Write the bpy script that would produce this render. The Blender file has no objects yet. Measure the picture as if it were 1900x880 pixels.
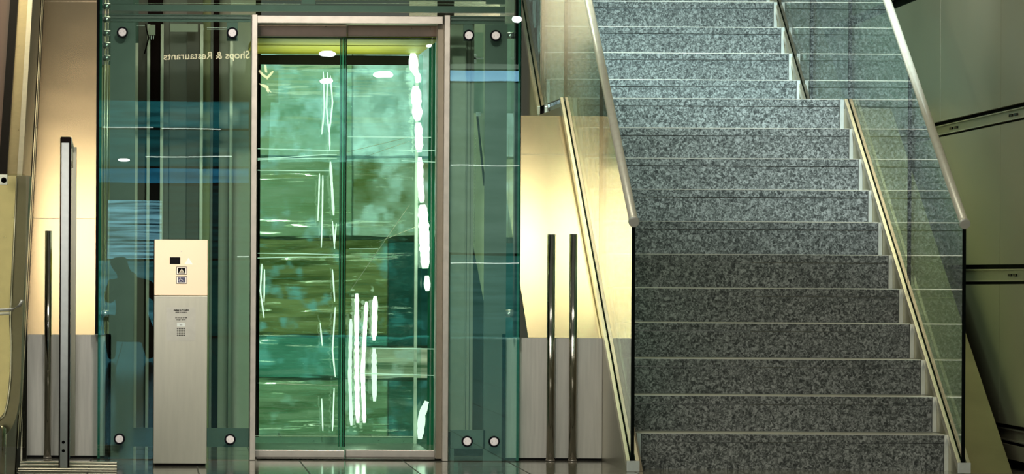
import bpy, math, random
from mathutils import Vector, Matrix
random.seed(7)
R = math.radians
scn = bpy.context.scene
COL = scn.collection

# ------------------------------------------------------------------ camera
F, CX, CY, EYE, ROLL = 7542.0, 266.5, 490.0, 0.982, 0.00545
cd = bpy.data.cameras.new('camera'); cam = bpy.data.objects.new('camera', cd); COL.objects.link(cam)
cd.sensor_width = 36.0; cd.lens = F * 36.0 / 1900.0
cd.shift_x = (950 - CX) / 1900.0; cd.shift_y = (CY - 440) / 1900.0
cd.clip_start = 0.5; cd.clip_end = 200
cam.matrix_world = Matrix.Translation((0, 0, EYE)) @ Matrix.Rotation(R(90), 4, 'X') @ Matrix.Rotation(ROLL, 4, 'Z')
scn.camera = cam
scn.view_settings.view_transform = 'Standard'; scn.view_settings.look = 'None'
scn.view_settings.gamma = 1; scn.view_settings.use_curve_mapping = False
scn.view_settings.exposure = 0.0
scn.cycles.use_denoising = True
scn.cycles.transparent_max_bounces = 32
scn.cycles.max_bounces = 12; scn.cycles.glossy_bounces = 8; scn.cycles.transmission_bounces = 8
scn.cycles.caustics_reflective = False; scn.cycles.caustics_refractive = False
scn.cycles.sample_clamp_indirect = 6.0

# ------------------------------------------------------------------ world and lights
w = bpy.data.worlds.new('hall_air'); scn.world = w; w.use_nodes = True
w.node_tree.nodes['Background'].inputs[0].default_value = (0.80, 0.86, 0.70, 1)
w.node_tree.nodes['Background'].inputs[1].default_value = 0.11

def aim(o, tgt):
    o.rotation_euler = (Vector(tgt) - o.location).to_track_quat('-Z', 'Y').to_euler()
def area(name, loc, tgt, sx, sy, power, color, spread=180):
    d = bpy.data.lights.new(name, 'AREA'); d.shape = 'RECTANGLE'; d.size = sx; d.size_y = sy
    d.energy = power; d.color = color; d.spread = R(spread)
    o = bpy.data.objects.new(name, d); COL.objects.link(o); o.location = loc; aim(o, tgt); return o
def spot(name, loc, tgt, power, color, angle, blend=0.9, rad=0.08):
    d = bpy.data.lights.new(name, 'SPOT'); d.energy = power; d.color = color
    d.spot_size = R(angle); d.spot_blend = blend; d.shadow_soft_size = rad
    o = bpy.data.objects.new(name, d); COL.objects.link(o); o.location = loc; aim(o, tgt); return o
# stairwell ceiling light, and unseen fill lights added around it
area('hall_fill', (0.5, 12.5, 5.5), (0.8, 20.5, 0.9), 5.0, 1.2, 120, (1.0, 0.95, 0.80))  # unseen overall fill, added for the lower walls and posts
area('stairwell_ceiling_light', (1.6, 24.05, 5.7), (1.6, 21.6, 1.3), 6.5, 0.45, 90, (1.0, 0.88, 0.58))
spot('tower_fill', (0.9, 14.0, 4.6), (0.85, 20.4, 1.1), 1500, (1.0, 0.92, 0.84), 28, 1.0, 0.1)  # added spot, brightens the tower frame and bolt heads
spot('post_fill', (0.25, 17.0, 3.6), (0.2, 19.75, 1.0), 75, (1.0, 0.88, 0.66), 13, 1.0, 0.05)  # added spot to brighten the cream call post head
area('shaft_fill', (.1, 21.1, 3.1), (.1, 21.5, 0), .5, .4, 5, (1.0, .90, .68))  # added to brighten the left bay interior
area('shaft_fill', (1.7, 21.6, 3.1), (1.7, 21.3, 0), .3, .4, 9, (.92, 1.0, .80))  # added likewise for the right bay
spot('newel_fill', (-.9, 13.6, 3.2), (-.55, 16.4, .6), 12, (1.0, .90, .60), 40, 1.0, .05)  # added spot lifting the gold newel panel
spot('side_fill', (-.45, 14.0, 2.8), (-.36, 20.0, .75), 260, (1.0, .97, .92), 15, 1.0, .08)  # added for the pale post face and left kick plate
# cool downlights above the stairs
spot('stair_downlight', (3.1, 19.2, 5.6), (3.2, 24.3, 2.15), 1500, (0.62, 0.92, 1.0), 36, 1.0, 0.12)
spot('stair_downlight', (3.3, 17.5, 5.2), (3.3, 22.6, 1.85), 800, (0.74, 0.94, 1.0), 33, 1.0, 0.12)
spot('wall_fill', (3.4, 19.0, 4.2), (4.28, 21.6, 2.3), 330, (0.78, 0.95, 1.0), 50, 1.0, 0.1)  # added to lift the upper part of the olive wall

# ------------------------------------------------------------------ pixel <-> place
cR, sR = math.cos(ROLL), math.sin(ROLL)
def at(px, py, Y):
    dx, dy = px - CX, py - CY
    xu, yu = dx * cR + dy * sR, -dx * sR + dy * cR
    return xu * Y / F, EYE - yu * Y / F
def X(px, py, Y): return at(px, py, Y)[0]
def Z(px, py, Y): return at(px, py, Y)[1]

# ------------------------------------------------------------------ mesh collecting
class MB:
    def __init__(s): s.v = []; s.f = []; s.m = []; s.sm = []
    def add(s, vs, fs, mi=0, smooth=False):
        b = len(s.v); s.v += [tuple(v) for v in vs]
        for f in fs: s.f.append([b + i for i in f]); s.m.append(mi); s.sm.append(smooth)
        return s
    def box(s, x0, x1, y0, y1, z0, z1, mi=0):
        x0, x1 = sorted((x0, x1)); y0, y1 = sorted((y0, y1)); z0, z1 = sorted((z0, z1))
        v = [(x, y, z) for z in (z0, z1) for y in (y0, y1) for x in (x0, x1)]
        return s.add(v, [(0,2,3,1),(4,5,7,6),(0,1,5,4),(2,6,7,3),(0,4,6,2),(1,3,7,5)], mi)
    def prism_x(s, poly, x0, x1, mi=0, edge=None):          # poly of (y, z), extruded along x
        n = len(poly)
        a = sum(poly[i][0]*poly[(i+1)%n][1]-poly[(i+1)%n][0]*poly[i][1] for i in range(n))
        if a < 0: poly = poly[::-1]
        v = [(x0, y, z) for y, z in poly] + [(x1, y, z) for y, z in poly]
        s.add(v, [tuple(range(n))[::-1], tuple(range(n, 2*n))], mi)
        b = len(s.v) - 2*n
        for i in range(n):
            j = (i+1) % n
            s.f.append([b+i, b+j, b+n+j, b+n+i]); s.m.append(mi if edge is None else edge); s.sm.append(False)
        return s
    def prism_y(s, poly, y0, y1, mi=0, edge=None):          # poly of (x, z), extruded along y
        n = len(poly)
        a = sum(poly[i][0]*poly[(i+1)%n][1]-poly[(i+1)%n][0]*poly[i][1] for i in range(n))
        if a < 0: poly = poly[::-1]
        v = [(x, y0, z) for x, z in poly] + [(x, y1, z) for x, z in poly]
        s.add(v, [tuple(range(n)), tuple(range(n, 2*n))[::-1]], mi)
        b = len(s.v) - 2*n
        for i in range(n):
            j = (i+1) % n
            s.f.append([b+j, b+i, b+n+i, b+n+j]); s.m.append(mi if edge is None else edge); s.sm.append(False)
        return s
    def tube(s, pts, r, n=20, mi=0, caps=True):
        pts = [Vector(p) for p in pts]; rr = r if isinstance(r, (list, tuple)) else [r]*len(pts)
        b = len(s.v); up = None
        for i, p in enumerate(pts):
            if i == 0: d = (pts[1]-p).normalized()
            elif i == len(pts)-1: d = (p-pts[i-1]).normalized()
            else: d = ((pts[i+1]-p).normalized() + (p-pts[i-1]).normalized()).normalized()
            ref = Vector((1, 0, 0)) if abs(d.x) < 0.9 else Vector((0, 0, 1))
            u = d.cross(ref).normalized(); w2 = d.cross(u).normalized()
            k = 1.0
            for a in range(n):
                t = 2*math.pi*a/n
                s.v.append(tuple(p + (u*math.cos(t) + w2*math.sin(t))*rr[i]*k))
        for i in range(len(pts)-1):
            for a in range(n):
                c = (a+1) % n
                s.f.append([b+i*n+a, b+i*n+c, b+(i+1)*n+c, b+(i+1)*n+a]); s.m.append(mi); s.sm.append(True)
        if caps:
            s.f.append([b+a for a in range(n)][::-1]); s.m.append(mi); s.sm.append(False)
            e = b+(len(pts)-1)*n
            s.f.append([e+a for a in range(n)]); s.m.append(mi); s.sm.append(False)
        return s
    def lathe_y(s, cx, cz, prof, n=28, mi=0):               # prof of (y, r): turned round an axis along y
        return s.tube([(cx, y, cz) for y, r in prof], [r for y, r in prof], n, mi)
    def build(s, name, mats, parent=None, bevel=0, label=None):
        me = bpy.data.meshes.new(name)
        off = Vector((0, 0, 0)); p = parent
        while p is not None: off += p.location; p = p.parent
        me.from_pydata([tuple(Vector(v) - off) for v in s.v], [], s.f)
        mats = mats if isinstance(mats, (list, tuple)) else [mats]
        for m in mats: me.materials.append(m)
        for p_, mi, sm in zip(me.polygons, s.m, s.sm): p_.material_index = mi; p_.use_smooth = sm
        me.update(); me.validate()
        import bmesh
        bm = bmesh.new(); bm.from_mesh(me); bmesh.ops.recalc_face_normals(bm, faces=bm.faces); bm.to_mesh(me); bm.free()
        o = bpy.data.objects.new(name, me); COL.objects.link(o); o.parent = parent
        if bevel:
            b = o.modifiers.new('edge', 'BEVEL'); b.width = bevel; b.segments = 2; b.limit_method = 'ANGLE'; b.angle_limit = R(50)
        if label: o['label'] = label
        return o

def tag(o, label=None, cat=None, group=None, kind=None):
    if label: o['label'] = label
    if cat: o['category'] = cat
    if group: o['group'] = group
    if kind: o['kind'] = kind
    return o
def thing(name, loc, label, cat, group=None):
    o = bpy.data.objects.new(name, None); COL.objects.link(o); o.location = loc; o.empty_display_size = .1
    return tag(o, label, cat, group)
def struct(name, mb, mat, **k):
    return tag(mb.build(name, mat, **k), kind='structure')
def rrect(x0, x1, z0, z1, r, n=5, corners=(1,1,1,1)):
    pts = []
    for (cx, cz, a0, on) in ((x1-r, z1-r, 0, corners[0]), (x0+r, z1-r, 90, corners[1]), (x0+r, z0+r, 180, corners[2]), (x1-r, z0+r, 270, corners[3])):
        if on:
            for i in range(n+1):
                a = R(a0 + 90*i/n); pts.append((cx + r*math.cos(a), cz + r*math.sin(a)))
        else:
            pts.append((cx + r*(1 if a0 in (0, 270) else -1), cz + r*(1 if a0 in (0, 90) else -1)))
    return pts
def text(name, body, size, loc, rot, mat, parent=None, align='CENTER', ext=0.0004, sx=1.0, width=None, bold=0.0):
    c = bpy.data.curves.new(name, 'FONT'); c.body = body; c.size = size; c.extrude = ext; c.align_x = align; c.align_y = 'CENTER'
    c.offset = bold
    c.materials.append(mat)
    o = bpy.data.objects.new(name, c); COL.objects.link(o)
    off = Vector((0, 0, 0)); p = parent
    while p is not None: off += p.location; p = p.parent
    o.parent = parent; o.location = Vector(loc) - off; o.rotation_euler = rot
    bpy.context.view_layer.update()
    me = bpy.data.meshes.new_from_object(o.evaluated_get(bpy.context.evaluated_depsgraph_get()))
    loc, rt = o.location.copy(), o.rotation_euler.copy()
    bpy.data.objects.remove(o)
    xs = [v.co.x for v in me.vertices]; k = width/(max(xs)-min(xs)) if width else 1
    for v in me.vertices: v.co = (v.co.x*k, v.co.y*k, v.co.z)
    o = bpy.data.objects.new(name, me); COL.objects.link(o); o.parent = parent; o.location = loc; o.rotation_euler = rt
    return o

# ------------------------------------------------------------------ materials
def newmat(name):
    m = bpy.data.materials.new(name); m.use_nodes = True; nt = m.node_tree; nt.nodes.clear()
    out = nt.nodes.new('ShaderNodeOutputMaterial'); return m, nt, out
def N(nt, t, **k):
    n = nt.nodes.new(t)
    for a, b in k.items(): setattr(n, a, b)
    return n
def metal(name, col, rough=.3, metallic=1.0, noise=.06, stretch=(1, 1, 1), scale=30, colvar=.06, bump=0.0):
    m, nt, out = newmat(name); L = nt.links
    p = N(nt, 'ShaderNodeBsdfPrincipled'); L.new(p.outputs[0], out.inputs[0])
    p.inputs['Metallic'].default_value = metallic
    tc = N(nt, 'ShaderNodeTexCoord'); mp = N(nt, 'ShaderNodeMapping'); mp.inputs['Scale'].default_value = stretch
    L.new(tc.outputs['Object'], mp.inputs['Vector'])
    nz = N(nt, 'ShaderNodeTexNoise'); nz.inputs['Scale'].default_value = scale; nz.inputs['Detail'].default_value = 4
    L.new(mp.outputs[0], nz.inputs['Vector'])
    mr = N(nt, 'ShaderNodeMapRange'); mr.inputs[3].default_value = max(.02, rough-noise); mr.inputs[4].default_value = rough+noise
    L.new(nz.outputs[0], mr.inputs[0]); L.new(mr.outputs[0], p.inputs['Roughness'])
    cr = N(nt, 'ShaderNodeMapRange'); cr.inputs[3].default_value = 1-colvar*2; cr.inputs[4].default_value = 1+colvar*2
    L.new(nz.outputs[0], cr.inputs[0])
    vm = N(nt, 'ShaderNodeVectorMath', operation='SCALE'); vm.inputs[0].default_value = col[:3]
    L.new(cr.outputs[0], vm.inputs['Scale']); L.new(vm.outputs[0], p.inputs['Base Color'])
    if bump:
        bp = N(nt, 'ShaderNodeBump'); bp.inputs['Strength'].default_value = bump; bp.inputs['Distance'].default_value = .002
        L.new(nz.outputs[0], bp.inputs['Height']); L.new(bp.outputs[0], p.inputs['Normal'])
    return m
def plain(name, col, rough=.5, metallic=0.0, spec=.5):
    m = metal(name, col, rough, metallic, .03, (1,1,1), 40, .03)
    if max(col) < .06:
        for n in m.node_tree.nodes:
            if n.type == 'BSDF_PRINCIPLED': n.inputs['Specular IOR Level'].default_value = .02
    return m
def emit(name, col, strength):
    m, nt, out = newmat(name); e = N(nt, 'ShaderNodeEmission'); e.inputs[0].default_value = (*col, 1); e.inputs[1].default_value = strength
    nt.links.new(e.outputs[0], out.inputs[0]); return m
def glass(name, tint, f0=.04, wave=0.0, wscale=(1, 1, 1), wsize=3.0, rough=0.0):
    m, nt, out = newmat(name); L = nt.links
    tr = N(nt, 'ShaderNodeBsdfTransparent'); tr.inputs[0].default_value = (*tint, 1)
    gl = N(nt, 'ShaderNodeBsdfGlossy'); gl.inputs['Roughness'].default_value = rough; gl.inputs[0].default_value = (1, 1, 1, 1)
    g = N(nt, 'ShaderNodeNewGeometry'); d = N(nt, 'ShaderNodeVectorMath', operation='DOT_PRODUCT')
    L.new(g.outputs['Normal'], d.inputs[0]); L.new(g.outputs['Incoming'], d.inputs[1])
    ab = N(nt, 'ShaderNodeMath', operation='ABSOLUTE'); L.new(d.outputs['Value'], ab.inputs[0])
    s1 = N(nt, 'ShaderNodeMath', operation='SUBTRACT'); s1.inputs[0].default_value = 1; L.new(ab.outputs[0], s1.inputs[1])
    pw = N(nt, 'ShaderNodeMath', operation='POWER'); pw.inputs[1].default_value = 5; L.new(s1.outputs[0], pw.inputs[0])
    ma = N(nt, 'ShaderNodeMath', operation='MULTIPLY_ADD'); ma.inputs[1].default_value = 1-f0; ma.inputs[2].default_value = f0
    L.new(pw.outputs[0], ma.inputs[0])
    mx = N(nt, 'ShaderNodeMixShader'); L.new(ma.outputs[0], mx.inputs[0]); L.new(tr.outputs[0], mx.inputs[1]); L.new(gl.outputs[0], mx.inputs[2])
    L.new(mx.outputs[0], out.inputs[0])
    if wave:
        tc = N(nt, 'ShaderNodeTexCoord'); mp = N(nt, 'ShaderNodeMapping'); mp.inputs['Scale'].default_value = wscale
        L.new(tc.outputs['Object'], mp.inputs['Vector'])
        nz = N(nt, 'ShaderNodeTexNoise'); nz.inputs['Scale'].default_value = wsize; nz.inputs['Detail'].default_value = 2
        L.new(mp.outputs[0], nz.inputs['Vector'])
        bp = N(nt, 'ShaderNodeBump'); bp.inputs['Strength'].default_value = 1.0; bp.inputs['Distance'].default_value = wave
        L.new(nz.outputs[0], bp.inputs['Height']); L.new(bp.outputs[0], gl.inputs['Normal'])
    return m
def granite(name):
    m, nt, out = newmat(name); L = nt.links
    p = N(nt, 'ShaderNodeBsdfPrincipled'); L.new(p.outputs[0], out.inputs[0])
    tc = N(nt, 'ShaderNodeTexCoord')
    nz = N(nt, 'ShaderNodeTexNoise'); nz.inputs['Scale'].default_value = 64; nz.inputs['Detail'].default_value = 3; nz.inputs['Distortion'].default_value = 1.2
    L.new(tc.outputs['Object'], nz.inputs['Vector'])
    cr = N(nt, 'ShaderNodeValToRGB'); e = cr.color_ramp.elements
    e[0].position = .36; e[0].color = (.035, .04, .038, 1); e[1].position = .66; e[1].color = (.46, .48, .45, 1)
    x = cr.color_ramp.elements.new(.5); x.color = (.17, .185, .17, 1)
    L.new(nz.outputs[0], cr.inputs[0])
    n2 = N(nt, 'ShaderNodeTexNoise'); n2.inputs['Scale'].default_value = 3; n2.inputs['Detail'].default_value = 3
    L.new(tc.outputs['Object'], n2.inputs['Vector'])
    mr = N(nt, 'ShaderNodeMapRange'); mr.inputs[3].default_value = .75; mr.inputs[4].default_value = 1.25; L.new(n2.outputs[0], mr.inputs[0])
    vm = N(nt, 'ShaderNodeVectorMath', operation='SCALE'); L.new(cr.outputs[0], vm.inputs[0]); L.new(mr.outputs[0], vm.inputs['Scale'])
    L.new(vm.outputs[0], p.inputs['Base Color']); p.inputs['Roughness'].default_value = .42
    return m
def tiles(name):
    m, nt, out = newmat(name); L = nt.links
    p = N(nt, 'ShaderNodeBsdfPrincipled'); L.new(p.outputs[0], out.inputs[0])
    tc = N(nt, 'ShaderNodeTexCoord'); mp = N(nt, 'ShaderNodeMapping')
    mp.inputs['Location'].default_value = (FX0, FY0, 0); L.new(tc.outputs['Object'], mp.inputs['Vector'])
    br = N(nt, 'ShaderNodeTexBrick'); br.offset = 0; br.squash = 1
    br.inputs['Scale'].default_value = 1; br.inputs['Brick Width'].default_value = .522; br.inputs['Row Height'].default_value = .53
    br.inputs['Mortar Size'].default_value = .004; br.inputs['Mortar Smooth'].default_value = 0
    br.inputs['Color1'].default_value = (.30, .29, .22, 1); br.inputs['Color2'].default_value = (.27, .26, .20, 1); br.inputs['Mortar'].default_value = (.02, .02, .015, 1)
    L.new(mp.outputs[0], br.inputs['Vector']); L.new(br.outputs['Color'], p.inputs['Base Color'])
    mr = N(nt, 'ShaderNodeMapRange'); mr.inputs[3].default_value = .1; mr.inputs[4].default_value = .6; L.new(br.outputs['Fac'], mr.inputs[0]); L.new(mr.outputs[0], p.inputs['Roughness'])
    return m
FX0, FY0 = -.522*.5-.003, .29

M = dict(
    gold   = metal('satin_steel_wall', (.68, .60, .41), .21, .93, .02, (1, 1, 1), 3, .04),
    peach  = metal('peach_steel_wall', (.84, .66, .47), .25, .88, .03, (1, 1, 1), 3, .04),
    kick   = metal('brushed_steel_kick', (.50, .49, .43), .42, .45, .08, (12, 12, .6), 8, .10),
    side   = metal('brushed_steel_side', (.50, .47, .36), .35, .9, .06, (1, 1, 1), 5, .06),
    coping = metal('worn_steel_coping', (.42, .38, .21), .36, .85, .08, (1, 1, 1), 5, .10),
    shoe   = metal('bright_steel_profile', (.86, .80, .62), .30, .8),
    rail   = metal('handrail_steel', (1.0, .98, .80), .32, .25),
    cap    = metal('handrail_cap_steel', (.80, .80, .76), .4, .6),
    pipe   = metal('polished_steel_tube', (.60, .57, .50), .10, 1.0, .02),
    nosing = metal('nosing_strip', (.90, .87, .76), .35, .7),
    cheek  = metal('step_cheek_steel', (.74, .78, .72), .35, .35),
    infill = metal('stringer_infill', (.20, .17, .12), .4, .6),
    jamb   = metal('door_frame_steel', (.50, .455, .39), .34, .75),
    head   = metal('door_header_steel', (.36, .25, .20), .30, .7),
    frame  = metal('painted_teal_steel', (.115, .135, .11), .38, .1, .04, (1,1,1), 8, .10),
    bolt   = metal('bolt_head', (.95, .90, .90), .5, .0),
    washer = plain('black_washer', (.008, .008, .012), .3),
    chrome = metal('chrome', (.88, .88, .82), .22, .75, .02),
    black  = plain('black_gloss', (.008, .008, .008), .25),
    dark   = plain('shaft_dark', (.02, .018, .014), .5),
    kiosk  = metal('kiosk_steel', (.50, .49, .40), .42, .55, .04, (10, 10, 1), 6, .05),
    kioskt = metal('kiosk_cream_plate', (.80, .62, .42), .45, .2, .02, (1,1,1), 4, .02),
    wallp  = metal('olive_wall_panel', (.42, .39, .27), .36, .45, .05, (1,1,1), 4, .04),
    wallj  = plain('wall_gap', (.015, .014, .01), .5),
    wallr  = metal('wall_rail', (.55, .52, .40), .35, .7),
    esc    = metal('escalator_cladding', (.20, .17, .11), .35, .7),
    escg   = metal('escalator_deck', (.58, .47, .25), .30, .85),
    rubber = plain('black_rubber', (.012, .008, .007), .35),
    woodrefl   = plain('red_brown_reflection', (.20, .07, .035), .4),  # colour of a wood reflection, put on the inner deck
    postf  = metal('post_face', (.62, .64, .62), .4, .5),
    edge   = plain('glass_edge', (.004, .006, .005), .15),
    gedge  = plain('green_glass_edge', (.01, .12, .07), .15),
    gedge2 = plain('bright_green_glass_edge', (.10, .42, .30), .2),
    granite= granite('grey_granite'),
    bal    = glass('balustrade_glass', (.80, .96, .90)),
    shaftg = glass('shaft_glass', (.84, .95, .91), .045, .00006, (1, 1, 3), 1.2),
    doorg  = glass('door_glass', (.84, .97, .88), .05, .0003, (2.5, 1, .8), 1.5),
    screen = glass('screen_glass', (.95, .96, .90), .05),
)
M['floor'] = tiles('polished_stone_tiles')

# ------------------------------------------------------------------ the floor and walls
YW = 20.53
struct('floor', MB().box(-27, 9, -18, 32, -.1, 0), M['floor'])
# stair constants
Y1, RISE, RUN = 19.71, .175, .30
YS, SL = 19.44, RISE/RUN
def nose(n): return (Y1 + RUN*(n-1) + (1.221 if n >= 12 else 0), RISE*n)
XLs, XRs = 2.42, 3.884

# metal wall between elevator and stairs
def panel_wall(name, x0, x1, seams, mat, kick_x0=None, kick_x1=None):
    for i in range(len(seams)-1):
        g = .0015
        struct(name, MB().box(x0, x1, YW, YW+.03, seams[i]+g, seams[i+1]-g), mat, bevel=.0015)
# below: an upright kick plate; above it the metal leans back with the pitch of the stairs
SLP = .575
def slope_hit(px, py, z0):        # depth where a picture row meets the leaning panels
    Y = 21.0
    for _ in range(60):
        z = Z(px, py, Y); Y += ((z - z0) / SLP + YW - Y) * .8
    return Y
g = .002
zk = Z(1040, 627, YW)
def lean(mb, x0, x1, ya, yb, z0, th=.03):
    f = lambda Y: z0 + (Y-YW)*SLP
    return mb.prism_x([(ya, f(ya)), (yb, f(yb)), (yb, f(yb)-th), (ya, f(ya)-th)], x0, x1)
ya1, ya2 = slope_hit(1010, 286.5, zk), slope_hit(1000, 215, zk)
wl = lean(MB(), 1.945, 2.3185, YW, ya1-g, zk)
lean(wl, 1.945, 2.3185, ya1+g, ya2, zk)
zt2 = zk + (ya2-YW)*SLP
wl.box(1.945, 2.3185, ya2, 24.6, zt2-.03, zt2)
struct('wall_middle', wl, M['gold'])
struct('baseboard_middle', MB().box(X(937, 700, YW), 2.3185, YW-.004, YW+.03, .012, zk-g), M['kick'])
zkl = Z(120, 621, YW)
wl = MB(); yl1, yl2 = slope_hit(120, 405.5, zkl), slope_hit(120, 3, zkl)
for a, b in ((YW, yl1-g), (yl1+g, yl2-g), (yl2+g, 25.0)): lean(wl, -.66, -.245, a, b, zkl)
struct('wall_left', wl, M['peach'])
struct('baseboard_left', MB().box(-.62, X(203, 700, YW), YW-.004, YW+.03, .012, zkl-g), M['kick'])
struct('trim_1', MB().box(X(50, 850, YW), X(203, 850, YW), YW-.01, YW+.02, 0, .012), M['black'])
struct('trim_2', MB().box(X(937, 850, YW), 2.3185, YW-.01, YW+.02, 0, .012), M['black'])
# tan wall further back beside the upper flight
struct('wall_back', MB().box(1.6, 2.28, 24.6, 24.66, 0, 4.6), M['gold'])

# right wall of olive panels
def wx(Y): return 4.24 + (Y-20.1)*.004
def wy(px):                       # depth where a picture column meets the right wall
    Y = 21.0
    for _ in range(20): Y = wx(Y)*F/((px-CX)+.0)
    return Y
YA, YB = wy(1900) - 1.4, 26.0
def line_z(p0, p1):               # straight joint on the wall through two seen points
    ya, yb = wy(p0[0]), wy(p1[0]); za, zb = Z(*p0, ya), Z(*p1, yb)
    return lambda Y: za + (zb-za)*(Y-ya)/(yb-ya)
def level(y_at): return y_at
bands = [ (line_z((1741,226),(1900,189)), line_z((1741,255),(1900,222))),
          (line_z((1793,491.5),(1900,490.5)), line_z((1793,528.5),(1900,527.5))),
          (line_z((1855,785),(1900,793)), line_z((1862,823),(1900,832))) ]
topb = (lambda Y: bands[0][0](Y)+.76, lambda Y: bands[0][0](Y)+.70)
def wall_strip(zlo, zhi, y0, y1, th, mb, back=0.0):
    v = []
    for Y in (y0, y1):
        for z in (zlo(Y), zhi(Y)):
            for dx in (back, back+th): v.append((wx(Y)+dx, Y, z))
    mb.add(v, [(0,4,6,2),(1,3,7,5),(0,1,5,4),(2,6,7,3),(0,2,3,1),(4,5,7,6)])
seamsY = [YA, wy(1855), wy(1743), wy(1743)+1.55, YB]
wr = MB()
rows = [(lambda Y: .05, bands[2][1]), (bands[2][0], bands[1][1]), (bands[1][0], bands[0][1]), (bands[0][0], topb[1]), (topb[0], lambda Y: 4.6)]
for lo, hi in rows:
    for i in range(len(seamsY)-1):
        wall_strip(lo, hi, seamsY[i]+.003, seamsY[i+1]-.003, .02, wr)
struct('wall_right', wr, M['wallp'])
bk = MB(); wall_strip(lambda Y: 0, lambda Y: 4.6, YA, YB, .02, bk, .06)
struct('wall_right_backing', bk, M['wallj'])
for k, (hi, lo) in enumerate(bands):
    mb = MB()
    h = lambda Y, a: lo(Y) + (hi(Y)-lo(Y))*a
    wall_strip(lambda Y: h(Y, .20), lambda Y: h(Y, .74), YA, YB, .02, mb, .025)
    o = struct('trim_%d' % (k+3), mb, M['wallp'])
    mb = MB()
    wall_strip(lambda Y: h(Y, .16), lambda Y: h(Y, .22), YA, YB, .03, mb, .01)
    wall_strip(lambda Y: h(Y, .72), lambda Y: h(Y, .78), YA, YB, .03, mb, .01)
    struct('trim_%d' % (k+6), mb, M['wallr'])
    if k < 2:
        for j, px in enumerate((1756, 1765, 1866, 1875)):
            if k == 1 and j < 2: continue
            Yq = wy(px); zq = h(Yq, .46)
            r_ = MB().box(wx(Yq)+.018, wx(Yq)+.03, Yq-.035, Yq+.035, zq-.006, zq+.006)
            q = r_.build('rivet', M['black'])
            tag(q, 'small dark fixing in the %s recessed band of the olive wall' % ('upper' if k == 0 else 'middle'), 'fixing', 'fixings in the %s wall band' % ('upper' if k == 0 else 'middle'))

# ------------------------------------------------------------------ staircase
st = thing('staircase', (3.15, Y1, 0), 'wide grey granite staircase rising in two flights between glass balustrades', 'stairs')
for n in range(1, 18):
    y, z = nose(n); d = .31 if n != 11 else 1.53
    lo = z-RISE
    mb = MB().box(XLs, XRs, y, y+d, z-.042, z-.004)                     # tread slab
    mb.box(XLs, XRs, y+.005, y+.03, lo-.004, z-.0445)                   # riser
    s = mb.build('step', M['granite'], st)
    MB().box(XLs-.002, XRs+.002, y-.0015, y+d-.003, z-.004, z).build('nosing_strip', M['nosing'], s)
    MB().box(XRs+.003, XRs+.0235, y-.002, y+d, lo, z-.002).build('end_plate', M['cheek'], s)
    MB().box(XLs-.024, XLs-.004, y-.002, y+d, lo, z-.002).build('end_plate', M['cheek'], s)
# stringers (solid sides)
def stringer(x0, x1, top, mat, name, par=st):
    yl = YS + (1.925-top)/SL if False else 0
    poly = [(YS, 0), (YS, max(.002, top))]
    ya = YS + (1.925-.054)/SL
    poly += [(ya, 1.925-.054+top), (23.96, 1.925-.054+top), (23.96+2.2, 1.925-.054+top+2.2*SL), (26.16, 0)]
    return MB().prism_x(poly, x0, x1).build(name, mat, par)
stringer(2.320, 2.372, 0, M['side'], 'side_stringer')
stringer(2.3725, 2.394, -.03, M['infill'], 'inner_face')
stringer(XRs+.0245, 4.16, 0, M['coping'], 'side_stringer')

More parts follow.
